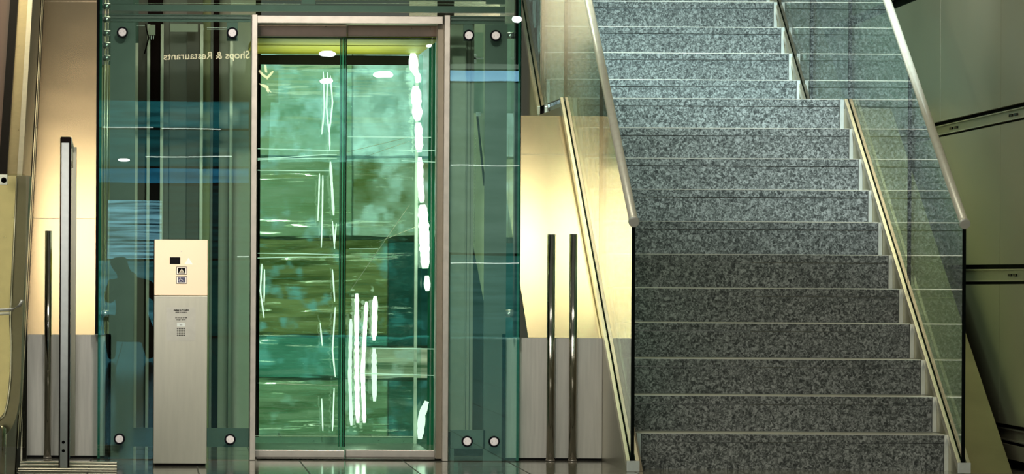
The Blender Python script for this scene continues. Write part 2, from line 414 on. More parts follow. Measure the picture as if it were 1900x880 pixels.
# ------------------------------------------------------------------ glass balustrades
def balustrade(xc, sgn, label, upper=False):
    if not upper:
        t = thing('glass_balustrade', (xc, YS, 0), label, 'balustrade')
        y0, zb = YS, 0.0
        yend = YS + (1.925-.054)/SL
    else:
        t = thing('glass_balustrade', (xc, 23.96, 1.925), label, 'balustrade')
        y0, zb = 23.96, 1.871
        yend = 23.96 + 2.1
    hw = .0305
    ze = zb + (yend-y0)*SL
    nrm = .054
    # shoe: two cheeks and a floor with a slot between, ending in a solid block
    for a, b, nm in ((-hw, -.013, 'shoe_cheek'), (.013, hw, 'shoe_cheek')):
        MB().prism_x([(y0+.012, zb+.007), (y0+.012, zb+nrm), (yend, ze+nrm), (yend, ze+.007)], xc+a, xc+b).build(nm, M['shoe'], t, bevel=.0015)
    MB().prism_x([(y0+.012, zb+.007), (y0+.012, zb+.03), (yend, ze+.03), (yend, ze+.007)], xc-.012, xc+.012).build('shoe_gasket', M['rubber'], t)
    if not upper:
        MB().prism_x([(y0-.004, .001), (y0-.004, .052), (y0+.011, .052), (y0+.011, .001)], xc-hw, xc+hw).build('end_block', M['cheek'], t, bevel=.001)
    gt = .009
    def pane(poly):
        MB().prism_x(poly, xc-gt, xc+gt, 0, 1).build('glass_pane', [M['bal'], M['edge']], t)
    H = 1.127
    hz = lambda Y: zb + .054 + (Y-y0)*SL
    ch = .022
    if not upper:
        yj = 20.87
        pane([(y0+.03, hz(y0+.03)-ch), (y0+.03, hz(y0+.03)+H-.02), (yj-.004, hz(yj)+H-.02), (yj-.004, hz(yj)-ch)])
        pane([(yj+.004, hz(yj)-ch), (yj+.004, hz(yj)+H-.02), (yend-.002, hz(yend)+H-.02), (yend-.002, hz(yend)-ch)])
        zt = 1.925
        pane([(yend+.006, zt+.001), (yend+.006, zt+H-.02), (23.95, zt+H-.02), (23.95, zt+.001)])
        p0 = (xc, y0+.028, hz(y0+.028)+H)
        pts = [p0, (xc, yend, hz(yend)+H), (xc, 23.96, hz(yend)+H)]
        MB().tube(pts, .0215, 28).build('handrail', M['rail'], t)
        d = Vector((0, 1, SL)).normalized()
        MB().tube([Vector(p0)+d*.006, Vector(p0)-d*.004+Vector((0,-.012,0)), Vector(p0)-d*.008+Vector((0,-.014,0))], [.0262, .0262, .023], 28).build('end_cap', M['cap'], t, label='pale round end cap')
        MB().prism_x([(y0+.04, hz(y0+.04)+H-.022), (y0+.04, hz(y0+.04)+H-.030), (yend, hz(yend)+H-.030), (yend, hz(yend)+H-.022)], xc-.011, xc+.011).build('rail_slot', M['rubber'], t)
    else:
        pane([(y0+.01, hz(y0)-ch), (y0+.01, hz(y0)+H-.02), (y0+1.2, hz(y0+1.2)+H-.02), (y0+1.2, hz(y0+1.2)-ch)])
        pane([(y0+1.208, hz(y0+1.208)-ch), (y0+1.208, hz(y0+1.2)+H-.02), (yend, hz(yend)+H-.02), (yend, hz(yend)-ch)])
        MB().tube([(xc, y0, hz(y0)+H), (xc, yend, hz(yend)+H)], .0215, 24).build('handrail', M['rail'], t)
    return t
XGL, XGR = 2.346, 3.930
balustrade(XGL, -1, 'clear glass balustrade of the lower flight, between gold metal wall and steps')
balustrade(XGR, 1, 'clear glass balustrade of the lower flight, beside the olive panelled wall')
balustrade(XGL, -1, 'upper flight balustrade with steel base channel, next to the elevator tower', True)
balustrade(XGR, 1, 'upper flight balustrade with steel base channel, on the olive wall side', True)

# ------------------------------------------------------------------ elevator tower
YF = 20.38                                     # face of the front glass
el = thing('elevator_tower', (X(574, 855, YF), YF, 0), 'glass and teal steel elevator tower with steel framed sliding doors', 'elevator')
fy0, fy1 = YF+.06, YF+.075                     # steel plate frame behind the glass
def px_poly(pts, Y): return [at(a, b, Y) for a, b in pts]
def bar(mb, xa, xb, ya, yb, y0=fy0, y1=fy1, mi=0):
    x0, z1 = at(xa, ya, y0); x1, z0 = at(xb, yb, y0); return mb.box(x0, x1, y0, y1, z0, z1, mi)
# left hand frame
fl = MB(); bar(fl, 205, 247, 41.5, 857); fl2 = bar(MB(), 205, 465, 26.5, 41)
fl.build('frame_column', M['frame'], el); fl2.build('frame_beam', M['frame'], el)
bar(MB(), 247.3, 463, 794, 830).build('frame_beam', M['frame'], el)
bar(MB(), 421, 441, 41.3, 76).build('frame_lug', M['frame'], el)
# right hand frame
bar(MB(), 836, 937, 29.5, 44.5).build('frame_beam', M['frame'], el)
bar(MB(), 900.5, 937, 45, 857).build('frame_column', M['frame'], el)
bar(MB(), 836, 900, 798, 833).build('frame_beam', M['frame'], el)
bar(MB(), 860, 877, 45, 76).build('frame_lug', M['frame'], el)
bar(MB(), 836, 842, 833.3, 857).build('frame_foot', M['frame'], el)
# upper tier
bar(MB(), 205, 937, 8, 24.5).build('frame_beam', M['frame'], el)
bar(MB(), 205, 247, -40, 7.7).build('frame_column', M['frame'], el)
bar(MB(), 902, 937, -40, 7.7).build('frame_column', M['frame'], el)
bar(MB(), 560, 585, -40, 7.7).build('frame_column', M['frame'], el)
bar(MB(), 250, 558, 5.6, 7.5, fy0-.01, fy0).build('light_bead', M['shoe'], el)
bar(MB(), 587, 899, 5.6, 7.5, fy0-.01, fy0).build('light_bead', M['shoe'], el)
bar(MB(), 247, 902, -60, 2, fy0+.1, fy0+.13).build('upper_panel', M['frame'], el)

def gpane(xa, xb, ya, yb, name='front_glass', mat='shaftg', e='gedge', y0=YF, th=.012):
    x0, z1 = at(xa, ya, y0); x1, z0 = at(xb, yb, y0); z0 = max(z0, .004)
    return MB().prism_y([(x0, z0), (x1, z0), (x1, z1), (x0, z1)], y0, y0+th, 0, 1).build(name, [M[mat], M[e]], el)
gpane(184, 463.5, 25.5, 855)
gpane(835.5, 963.5, 29.5, 857)
gpane(184, 963.5, -40, 23.8)
# side glass
for xx in (X(185, 440, YF), X(962.5, 440, YF)):
    MB().prism_x([(YF+.016, .004), (YF+.016, 2.4), (22.6, 2.4), (22.6, .004)], xx-.006, xx+.006, 0, 1).build('side_glass', [M['shaftg'], M['gedge']], el)
# dark corner profiles
bar(MB(), 180, 184, -40, 620, YF+.02, YF+.10).build('corner_seal', M['black'], el)
bar(MB(), 957.5, 964.5, -40, 625, YF+.02, YF+.10).build('corner_seal', M['black'], el)
bar(MB(), 196, 205, 620, 857, YF+.06, YF+.09).build('corner_seal', M['black'], el)
bar(MB(), 932, 937, 620, 857, YF+.055, YF+.059).build('corner_seal', M['black'], el)
# point fixings through the glass
def fixing(px, py):
    x, z = at(px, py, YF-.008)
    o = MB().lathe_y(x, z, [(YF+.06, .020), (YF+.012, .020), (YF+.0125, .0285), (YF-.004, .0285), (YF-.006, .026)]).build('point_fixing', M['washer'], el, label='round point fixing with pale head and black ring')
    MB().lathe_y(x, z, [(YF-.004, .0200), (YF-.010, .0200), (YF-.012, .0185)]).build('bolt_head', M['bolt'], o)
    b = MB()
    for dx in (-.008, .008): b.lathe_y(x+dx, z+dx*.3, [(YF-.0115, .0013), (YF-.0125, .0013)], 8)
    b.build('pin_hole', M['rubber'], o)
for p in ((227,60), (431,61), (221.5,815), (427,816), (870,65.5), (920,66), (867,819.5), (917,820)): fixing(*p)
# cylindrical side fittings between column and side glass
def standoff(xa, xb, py, r=.022):
    Yq = YF+.09; xo, z = at(xa, py, Yq); x1 = X(xb, py, Yq)
    MB().tube([(xo, Yq, z), (xo+.006, Yq, z)], r*.7, 20).tube([(xo+.006, Yq, z), (x1-.006, Yq, z)], r, 24).tube([(x1-.006, Yq, z), (x1, Yq, z)], r*.8, 20).build('glass_standoff', M['chrome'], el)
for py in (11.5, 36, 61.5, 84, 107.5): standoff(190, 207, py, .0155)
standoff(187, 204, 582, .018); standoff(938, 956, 66, .0165); standoff(936, 954, 582, .02)
# thin rod behind the left standoffs
for px in (191.5, 197): 
    x0, z0 = at(px, 620, YF+.13); z1 = Z(px, -20, YF+.13)
    MB().tube([(x0, YF+.13, z0), (x0, YF+.13, z1)], .004, 10).build('tie_rod', M['shoe'], el)
# gold plate behind the standoffs
bar(MB(), 189, 205, 120, 620, YF+.16, YF+.17).build('corner_panel', M['coping'], el)

# door frame
jy0, jy1 = YF-.012, YF+.16
def jamb(xa_t, xb_t, ytop):
    x0 = X(xa_t, 440, jy0); x1 = X(xb_t, 440, jy0); return MB().box(x0, x1, jy0, jy1, 0.001, Z(xa_t, ytop, jy0))
jamb(465.3, 475.8, 26.5).build('door_jamb', M['jamb'], el, bevel=.002)
jamb(822.8, 833.3, 28).build('door_jamb', M['jamb'], el, bevel=.002)
bar(MB(), 476.5, 822, 28.5, 44.5, jy0+.004, jy1).build('door_header', M['jamb'], el, bevel=.002)
bar(MB(), 812.5, 822, 45, 852, jy0+.07, jy1).build('jamb_return', M['infill'], el, bevel=.001)
bar(MB(), 477, 823, 851.5, 853.5, jy0+.05, YF+.5).build('door_sill', M['black'], el)
YDL, YDR = 20.60, 20.66
def leaf(xa, xb, Yd, xg0, xg1, label):
    x0, z1 = at(xa, 47, Yd); x1, z0 = at(xb, 68.5, Yd)
    o = MB().box(x0, x1, Yd-.012, Yd+.022, z0, z1).build('door_leaf', M['head'], el, bevel=.003, label=label)
    zb1 = Z(xa+80, 835.5, Yd); zb0 = Z(xa+80, 850.5, Yd)
    MB().box(x0+.002, x1-.002, Yd-.012, Yd+.022, max(zb0, .006), zb1).build('bottom_rail', M['jamb'], o, bevel=.002)
    MB().prism_y([(X(xg0, 440, Yd), zb1+.0005), (X(xg1, 440, Yd), zb1+.0005), (X(xg1, 440, Yd), z0-.0005), (X(xg0, 440, Yd), z0-.0005)], Yd, Yd+.010, 0, 1).build('glass_pane', [M['doorg'], M['gedge']], o)
    return o
l1 = leaf(477, 643.5, YDL, 477.5, 641, 'left sliding leaf of green glass')
l2 = leaf(645, 812, YDR, 634, 809, 'right sliding leaf of green glass')
# meeting stiles: laminated glass edges seen as green lines
for i, (px, wd, mt) in enumerate(((630.4, .9, 'gedge'), (632.6, .7, 'edge'), (634.8, .9, 'gedge2'), (637.2, .8, 'edge'), (639.2, .8, 'gedge'), (641.4, .9, 'edge'))):
    x0 = X(px, 440, YDL); h_ = wd*YDL/F
    MB().box(x0-h_, x0+h_, YDL+.012, YDL+.03, .06, Z(640, 71, YDL)).build('edge_strip', M[mt], l1)
bar(MB(), 809.5, 813, 70, 836, YDR-.004, YDR+.02).build('edge_strip', M['jamb'], l2)
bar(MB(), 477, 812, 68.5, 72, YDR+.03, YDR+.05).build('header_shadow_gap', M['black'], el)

# ------------------------------------------------------------------ shaft interior, left bay
YP = 22.0
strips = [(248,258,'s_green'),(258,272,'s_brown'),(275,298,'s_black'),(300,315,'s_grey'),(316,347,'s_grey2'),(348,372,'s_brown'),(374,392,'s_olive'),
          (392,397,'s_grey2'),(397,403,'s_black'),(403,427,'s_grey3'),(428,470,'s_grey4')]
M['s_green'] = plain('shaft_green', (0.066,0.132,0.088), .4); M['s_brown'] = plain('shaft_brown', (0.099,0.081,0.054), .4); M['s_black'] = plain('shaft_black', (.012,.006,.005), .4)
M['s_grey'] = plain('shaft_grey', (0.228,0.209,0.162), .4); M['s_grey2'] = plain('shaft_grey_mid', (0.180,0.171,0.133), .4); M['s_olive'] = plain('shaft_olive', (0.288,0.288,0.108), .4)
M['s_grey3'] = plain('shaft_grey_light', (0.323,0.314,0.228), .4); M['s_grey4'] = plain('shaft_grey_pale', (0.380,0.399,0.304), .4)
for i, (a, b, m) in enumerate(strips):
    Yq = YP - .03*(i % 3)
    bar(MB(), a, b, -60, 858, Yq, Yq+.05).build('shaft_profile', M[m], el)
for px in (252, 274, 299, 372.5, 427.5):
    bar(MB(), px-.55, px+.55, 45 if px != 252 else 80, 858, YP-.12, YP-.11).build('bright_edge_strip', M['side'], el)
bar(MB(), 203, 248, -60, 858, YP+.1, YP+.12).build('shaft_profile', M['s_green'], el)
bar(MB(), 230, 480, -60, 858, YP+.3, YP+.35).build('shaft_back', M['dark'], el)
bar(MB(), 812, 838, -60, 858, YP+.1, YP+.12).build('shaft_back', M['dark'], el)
# door machinery behind the header on the left
mc = MB(); bar(mc, 277, 288, 46, 65, YP-.2, YP-.16); bar(mc, 316, 367, 44, 59, YP-.2, YP-.18); bar(mc, 377, 379, 52, 56, YP-.2, YP-.19)
mc.build('door_drive', M['s_grey4'], el)
mc = MB(); bar(mc, 384, 424, 51, 52.2, YP-.2, YP-.19); bar(mc, 384, 424, 54, 55, YP-.2, YP-.19); bar(mc, 254, 270, 46.5, 48, YP-.2, YP-.19); bar(mc, 280, 281.6, 66, 73, YP-.2, YP-.19); bar(mc, 284, 285.6, 66, 73, YP-.2, YP-.19)
mc.build('drive_rod', M['chrome'], el)
xa, za = at(270, 45, YP-.22); xb, zb = at(276, 70, YP-.22); xc_, zc = at(268, 100, YP-.22)
MB().tube([(xa, YP-.22, za), (xb-.01, YP-.22, (za+zb)/2), (xb, YP-.22, zb), (xc_, YP-.22, zc)], .004, 8).build('cable', M['rubber'], el)

# right bay
bar(MB(), 834, 861, 44, 802, YF+.45, YF+.47).build('door_pocket_panel', metal('pocket_panel', (.33,.33,.24), .35, .3), el, bevel=.001)
bar(MB(), 862, 876, 44, 802, YF+.5, YF+.56).build('guide_channel', M['frame'], el)
for px in (862.5, 869, 875.5): bar(MB(), px-.7, px+.7, 44, 798, YF+.47, YF+.48).build('guide_rail', M['s_grey3'], el)
bar(MB(), 834, 936, 833, 858, YF+.6, YF+.62).build('pit_panel', M['dark'], el)
bar(MB(), 876, 962, 44, 300, 22.5, 22.53).build('shaft_rear_panel', metal('pale_rear_panel', (.42,.47,.33), .4, .2), el)
# pale rear panel with its slanted lower edge, dark panel behind it
Yq = 22.3
MB().prism_y(px_poly([(876,180),(884,200),(900,300),(900,572),(878,455)], Yq), Yq, Yq+.01).build('shaft_rear_panel', metal('pale_rear_panel_near', (.60,.64,.40), .4, .2), el)
bar(MB(), 860, 962, 300, 858, 22.5, 22.53).build('shaft_back', M['s_brown'], el)
MB().tube([(*[at(884,200,22.2)[0]], 22.2, at(884,200,22.2)[1]), (at(899,345,22.2)[0], 22.2, at(899,345,22.2)[1])], .006, 8).build('stay_rod', M['rubber'], el)
# chain
for k in range(60):
    py = 250 + k*3.4
    x, z = at(882.5 - k*.045, py, 21.9)
    mb = MB(); n = 8
    ring = [(x + (.0028*math.cos(a) if k % 2 == 0 else .0004*math.cos(a)), 21.9 + (.0 if k % 2 == 0 else .0028*math.cos(a)), z + .0058*math.sin(a)) for a in [2*math.pi*i/n for i in range(n+1)]]
    mb.tube(ring, .0009, 5, caps=False).build('chain_link', M['chrome'], el)
# bracket with glossy bits near the top right
mc = MB(); bar(mc, 880, 897, 107, 110, 21.6, 21.62); bar(mc, 880, 884, 100, 118, 21.6, 21.62); bar(mc, 884, 892, 208, 216, 21.6, 21.62)
mc.build('rail_bracket', M['chrome'], el)
bar(MB(), 880, 896, 60, 210, 21.75, 21.76).build('rail_backplate', metal('pale_green_plate', (.30,.42,.30), .3, .3), el)

# ------------------------------------------------------------------ elevator cab
cb = thing('elevator_cab', (X(640, 820, 21.5), 21.5, 0), 'lit elevator cab with olive ceiling and rippled rear glass behind the doors', 'elevator cab')
YC0, YC1 = 20.80, 22.30
xl, xr = X(470, 440, YC0), X(812, 440, YC0)
zc = Z(640, 73, YC0)
M['cabceil'] = metal('olive_cab_ceiling', (.55, .48, .045), .5, .2, .08, (1,1,1), 12, .14, .3)
MB().box(xl, xr, YC0, 21.35, zc, zc+.03).build('ceiling_panel', M['cabceil'], cb)
MB().box(xl, xr, 21.42, YC1, zc, zc+.03).build('ceiling_panel', M['cabceil'], cb)
MB().box(xl, xr, 21.35, 21.42, zc+.01, zc+.04).build('ceiling_gap', M['dark'], cb)
MB().box(xl, xr, YC0, YC1, -.03, .006).build('cab_floor', metal('cab_floor', (.16,.20,.16), .3, .2), cb)
bar(MB(), 470, 774, 102, 121, YC1-.03, YC1-.02).build('rear_header', M['dark'], cb)
bar(MB(), 470, 774, 808.5, 811, YC1-.03, YC1-.02).build('skirting_strip', M['nosing'], cb)
bar(MB(), 470, 774, 811, 832, YC1-.02, YC1-.01).build('skirting', metal('cab_skirting', (.22,.34,.27), .3, .4), cb)
# rippled rear glass: bends what lies behind into streaks
def ripple(name, tint, bump, sc, rough=.06, ior=1.25):
    m, nt, out = newmat(name); L = nt.links
    rf = N(nt, 'ShaderNodeBsdfRefraction'); rf.inputs[0].default_value = (*tint, 1); rf.inputs['Roughness'].default_value = rough; rf.inputs['IOR'].default_value = ior
    gl = N(nt, 'ShaderNodeBsdfGlossy'); gl.inputs[0].default_value = (1,1,1,1); gl.inputs['Roughness'].default_value = .05
    tc = N(nt, 'ShaderNodeTexCoord'); mp = N(nt, 'ShaderNodeMapping'); mp.inputs['Scale'].default_value = sc
    L.new(tc.outputs['Object'], mp.inputs['Vector'])
    nz = N(nt, 'ShaderNodeTexNoise'); nz.inputs['Scale'].default_value = 1; nz.inputs['Detail'].default_value = 3
    L.new(mp.outputs[0], nz.inputs['Vector'])
    bp = N(nt, 'ShaderNodeBump'); bp.inputs['Distance'].default_value = bump
    L.new(nz.outputs[0], bp.inputs['Height']); L.new(bp.outputs[0], rf.inputs['Normal']); L.new(bp.outputs[0], gl.inputs['Normal'])
    mx = N(nt, 'ShaderNodeMixShader'); mx.inputs[0].default_value = .05
    L.new(rf.outputs[0], mx.inputs[1]); L.new(gl.outputs[0], mx.inputs[2]); L.new(mx.outputs[0], out.inputs[0])
    return m
M['ripple'] = ripple('rippled_glass', (.92, 1.0, .94), .034, (1.0, 1, 8), .10)
zt, zb_ = Z(600, 120, YC1), Z(600, 810, YC1)
xm = X(772, 440, YC1)
MB().box(xl, xm, YC1, YC1+.012, zb_, zt).build('rear_glass', M['ripple'], cb)
MB().box(xm, xr+.02, YC1-.02, YC1+.012, .01, zc).build('rear_corner_glass', M['shaftg'], cb)
for px in (772, 797, 803):
    bar(MB(), px-.8, px+.8, 74, 835, YC1-.06, YC1-.05).build('corner_strip', M['gedge'] if px != 772 else M['cheek'], cb)
M['tube'] = emit('streak_tube', (.86, 1.0, .80), 4.0)  # glowing shapes stand in for white reflection streaks in the doors
M['streakS'] = emit('streak_tube_slim', (.80, 1.0, .80), 1.6)  # weaker glow for the thinner reflection streaks
M['streakL'] = emit('streak_line', (.74, 1.0, .80), 1.1)  # glow put on rods that only reflect light
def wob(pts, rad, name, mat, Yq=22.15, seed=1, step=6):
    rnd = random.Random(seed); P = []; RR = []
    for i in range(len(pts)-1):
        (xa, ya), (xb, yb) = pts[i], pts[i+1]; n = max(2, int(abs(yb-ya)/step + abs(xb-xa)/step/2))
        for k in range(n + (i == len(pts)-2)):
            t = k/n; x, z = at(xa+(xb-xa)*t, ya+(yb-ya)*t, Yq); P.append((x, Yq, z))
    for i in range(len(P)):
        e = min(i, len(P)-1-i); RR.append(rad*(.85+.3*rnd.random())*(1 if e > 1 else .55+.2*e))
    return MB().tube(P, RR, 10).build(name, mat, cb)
wob([(766,98),(768,128),(775,141)], .0255, 'streak_tube', M['tube'], seed=3)
wob([(775,137),(776,153)], .027, 'streak_tube', M['tube'], seed=4)
wob([(771,160),(775,224)], .026, 'streak_tube', M['tube'], seed=5)
wob([(776,228),(778,282)], .022, 'streak_tube', M['tube'], seed=6)
wob([(779,292),(780,340),(783,376)], .018, 'streak_tube', M['tube'], seed=7)
wob([(784,380),(787,432),(789,498)], .028, 'streak_tube', M['tube'], seed=8)
wob([(792,512),(793,540)], .020, 'streak_tube', M['tube'], seed=9)
wob([(779,815),(783,770),(792,745)], .020, 'streak_tube', M['streakS'], seed=10)
wob([(651,592),(649,700),(652,790)], .010, 'streak_tube', M['streakS'], seed=11)
wob([(662,545),(662,700),(664,785)], .0125, 'streak_tube', M['tube'], seed=12)
wob([(680,560),(673,690),(676,785)], .011, 'streak_tube', M['tube'], seed=13)
wob([(696,550),(694,632)], .015, 'streak_tube', M['tube'], seed=14)
wob([(694,647),(695,745)], .014, 'streak_tube', M['streakS'], seed=15)
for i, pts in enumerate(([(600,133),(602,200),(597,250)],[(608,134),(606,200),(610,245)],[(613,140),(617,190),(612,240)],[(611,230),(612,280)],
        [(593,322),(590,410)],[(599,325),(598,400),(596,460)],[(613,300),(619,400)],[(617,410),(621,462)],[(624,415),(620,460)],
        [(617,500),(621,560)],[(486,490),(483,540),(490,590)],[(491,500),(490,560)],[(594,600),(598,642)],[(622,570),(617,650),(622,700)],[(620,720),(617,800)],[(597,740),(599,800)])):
    wob(pts, .0042 if i not in (6,) else .007, 'slim_streak', M['streakS'], seed=30+i)
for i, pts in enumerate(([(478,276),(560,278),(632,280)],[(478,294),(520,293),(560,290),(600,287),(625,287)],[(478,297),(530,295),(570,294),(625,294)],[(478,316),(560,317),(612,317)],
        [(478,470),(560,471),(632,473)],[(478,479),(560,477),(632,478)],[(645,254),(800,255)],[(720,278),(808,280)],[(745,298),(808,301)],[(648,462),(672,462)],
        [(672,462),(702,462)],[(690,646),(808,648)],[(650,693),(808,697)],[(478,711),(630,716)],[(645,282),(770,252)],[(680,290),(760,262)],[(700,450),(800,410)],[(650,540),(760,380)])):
    wob(pts, .0026 if i < 13 else .0016, 'streak_line', M['streakL'] if i < 13 else M['nosing'], Yq=22.10, seed=60+i, step=14)
d = bpy.data.lights.new('cab_ceiling_light', 'AREA'); d.shape = 'RECTANGLE'; d.size = .7; d.size_y = .9; d.energy = 4.5; d.color = (1, .95, .7)
o = bpy.data.objects.new('cab_ceiling_light', d); COL.objects.link(o); o.location = ((xl+xr)/2, 21.7, zc-.25); o.rotation_euler = (R(180), 0, 0)

# added glowing backdrop behind the rippled glass, coloured like the door reflections
def lit(name, c1, c2, st, sc=(1, 1, 9), c3=None):
    m, nt, out = newmat(name); L = nt.links
    e = N(nt, 'ShaderNodeEmission'); e.inputs[1].default_value = st
    tc = N(nt, 'ShaderNodeTexCoord'); mp = N(nt, 'ShaderNodeMapping'); mp.inputs['Scale'].default_value = sc
    L.new(tc.outputs['Object'], mp.inputs['Vector'])
    nz = N(nt, 'ShaderNodeTexNoise'); nz.inputs['Scale'].default_value = 2.2; nz.inputs['Detail'].default_value = 4; L.new(mp.outputs[0], nz.inputs['Vector'])
    mr = N(nt, 'ShaderNodeMapRange'); mr.inputs[1].default_value = .35; mr.inputs[2].default_value = .65; L.new(nz.outputs[0], mr.inputs[0])
    mx = N(nt, 'ShaderNodeMix'); mx.data_type = 'RGBA'; L.new(mr.outputs[0], mx.inputs[0]); mx.inputs[6].default_value = (*c1, 1); mx.inputs[7].default_value = (*c2, 1)
    src = mx.outputs[2]
    if c3:
        n3 = N(nt, 'ShaderNodeTexNoise'); n3.inputs['Scale'].default_value = 3.2; n3.inputs['Detail'].default_value = 2
        m3 = N(nt, 'ShaderNodeMapping'); m3.inputs['Scale'].default_value = (2.2, 1, 2.6); m3.inputs['Location'].default_value = (3.1, 0, .7)
        L.new(tc.outputs['Object'], m3.inputs['Vector']); L.new(m3.outputs[0], n3.inputs['Vector'])
        r3 = N(nt, 'ShaderNodeMapRange'); r3.inputs[1].default_value = .54; r3.inputs[2].default_value = .66; L.new(n3.outputs[0], r3.inputs[0])
        x3 = N(nt, 'ShaderNodeMix'); x3.data_type = 'RGBA'; L.new(r3.outputs[0], x3.inputs[0]); L.new(src, x3.inputs[6]); x3.inputs[7].default_value = (*c3, 1)
        src = x3.outputs[2]
    L.new(src, e.inputs[0]); L.new(e.outputs[0], out.inputs[0]); return m
YB_ = 23.6
panes = [ (440,652,60,290,(.20,.36,.19),(.40,.56,.36),.80,(1,1,2)), (656,850,60,290,(.20,.32,.22),(.66,.88,.80),.85,(2,1,2)),
          (440,652,294,440,(.20,.34,.15),(.34,.50,.32),.75,(1,1,5)), (656,850,294,440,(.16,.22,.07),(.48,.66,.50),.75,(2,1,3)),
          (440,718,444,622,(.06,.095,.02),(.28,.34,.13),.75,(.8,1,11)), (722,850,450,642,(.01,.06,.045),(.03,.13,.11),.7,(1,1,4)),
          (440,650,626,700,(.05,.22,.14),(.13,.38,.28),.75,(1,1,4)), (655,850,646,702,(.10,.17,.09),(.62,.66,.46),.8,(.5,1,12)),
          (655,718,625,642,(.06,.26,.20),(.10,.34,.26),.7,(1,1,4)),
          (440,718,705,850,(.08,.16,.06),(.24,.40,.22),.75,(.8,1,9)), (722,850,706,850,(.02,.09,.06),(.06,.17,.11),.7,(1,1,4)) ]
for i, (xa, xb, ya, yb, c1, c2, s_, sc) in enumerate(panes):
    mb = bar(MB(), xa, xb, ya, yb, YB_, YB_+.02)
    struct('glow_pane_%d' % (i+1), mb, lit('backdrop_glow_%d' % (i+1), c1, c2, s_, sc, ((.50,.78,.72),(.72,1.0,.95),(.40,.66,.60),(.60,.85,.75),(.22,.50,.46),(.05,.24,.24),(.16,.50,.44),(.5,.6,.5),(.2,.5,.5),(.28,.5,.36),(.06,.22,.2))[i]))
struct('wall_rear', bar(MB(), 430, 862, 40, 870, YB_+.03, YB_+.08), M['s_green'])

# ------------------------------------------------------------------ hall behind the viewpoint (seen mirrored in the glass)
def mir(px, py, y):
    return at(px, py, 2*YF - y)
YH = -14.0
struct('wall_hall', MB().box(-27, 9, YH-.5, YH-.3, 0, 7), plain('hall_wall_dark', (.028,.026,.02), .7))
def hbar(mb, xa, xb, ya, yb, y=YH):
    x0, z1 = mir(xa, ya, y); x1, z0 = mir(xb, yb, y); return mb.box(x0, x1, y-.05, y, max(z0, .02), z1)
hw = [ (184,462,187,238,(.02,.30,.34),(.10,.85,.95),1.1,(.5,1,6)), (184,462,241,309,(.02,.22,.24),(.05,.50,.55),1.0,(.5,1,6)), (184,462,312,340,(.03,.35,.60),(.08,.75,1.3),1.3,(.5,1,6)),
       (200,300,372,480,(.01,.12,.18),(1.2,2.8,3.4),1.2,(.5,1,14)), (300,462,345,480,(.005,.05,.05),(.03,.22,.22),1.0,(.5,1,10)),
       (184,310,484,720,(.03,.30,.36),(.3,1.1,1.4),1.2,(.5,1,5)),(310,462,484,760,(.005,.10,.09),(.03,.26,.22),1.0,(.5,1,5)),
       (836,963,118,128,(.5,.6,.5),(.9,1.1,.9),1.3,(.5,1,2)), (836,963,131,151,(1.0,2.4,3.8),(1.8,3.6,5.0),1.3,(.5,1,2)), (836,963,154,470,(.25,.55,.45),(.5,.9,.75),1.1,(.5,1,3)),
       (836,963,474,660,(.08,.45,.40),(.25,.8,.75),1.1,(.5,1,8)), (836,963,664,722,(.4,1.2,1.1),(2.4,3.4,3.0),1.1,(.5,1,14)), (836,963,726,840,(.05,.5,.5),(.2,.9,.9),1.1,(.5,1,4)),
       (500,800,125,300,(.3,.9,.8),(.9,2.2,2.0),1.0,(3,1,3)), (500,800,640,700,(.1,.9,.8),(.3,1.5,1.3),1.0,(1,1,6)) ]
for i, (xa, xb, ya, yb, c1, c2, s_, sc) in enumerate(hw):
    struct('glow_pane_%d' % (i+20), hbar(MB(), xa, xb, ya, yb), lit('hall_pane_%d' % i, c1, c2, s_, sc))
struct('glow_pane_40', MB().box(-26, -2.2, YH-.1, YH-.05, .4, 6.5), emit('hall_streak_glow', (1, .97, .88), 4.5))  # unseen glowing panel added for streaks on the tube posts and fill
M['line'] = emit('hall_light_line', (.9, 1, .9), 7.0)
for i, (xa, xb, py) in enumerate(((190,285,236.5),(300,410,239),(270,430,290),(440,462,476),(836,963,307),(836,963,488))):
    x0, z = mir(xa, py, YH+.1); x1 = mir(xb, py, YH+.1)[0]
    tag(MB().tube([(x0, YH+.1, z), (x1, YH+.1, z)], .0065, 8).build('linear_lamp', M['line']),
        'thin bright lamp line mirrored in the tower glass %s' % ('high in the left bay, left piece', 'high in the left bay, right piece', 'in the left bay above the call post', 'just beside the left door frame at button height', 'in the right bay, upper of two', 'in the right bay, lower of two')[i] if False else
        ('short white lamp line mirrored in the left glass bay, nearest the wall', 'white lamp line mirrored in the middle of the left glass bay', 'long faint lamp line mirrored in the left bay below the teal windows', 'small lamp line mirrored beside the left door frame', 'upper white lamp line mirrored in the right glass bay', 'lower white lamp line mirrored in the right glass bay')[i], 'lamp')
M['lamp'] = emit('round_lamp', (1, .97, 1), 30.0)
lampd = ((407,38,24,6,'bright round lamp mirrored above the left bay, under the beam'), (473,18,17,4,'round lamp mirrored at the top of the left door jamb'),
         (959,35,9,7,'round lamp mirrored at the right edge of the tower'), (607,97,17,6,'large oval lamp mirrored at the top of the left door leaf'),
         (715,136,12,6,'oval lamp mirrored high in the right door leaf'), (805,80,9,3,'lamp mirrored in the top corner of the right door leaf'),
         (230,297,11,3,'small lamp mirrored in the left bay at mid height'), (604,148,9,5,'small lamp mirrored in the left door leaf among light lines'))
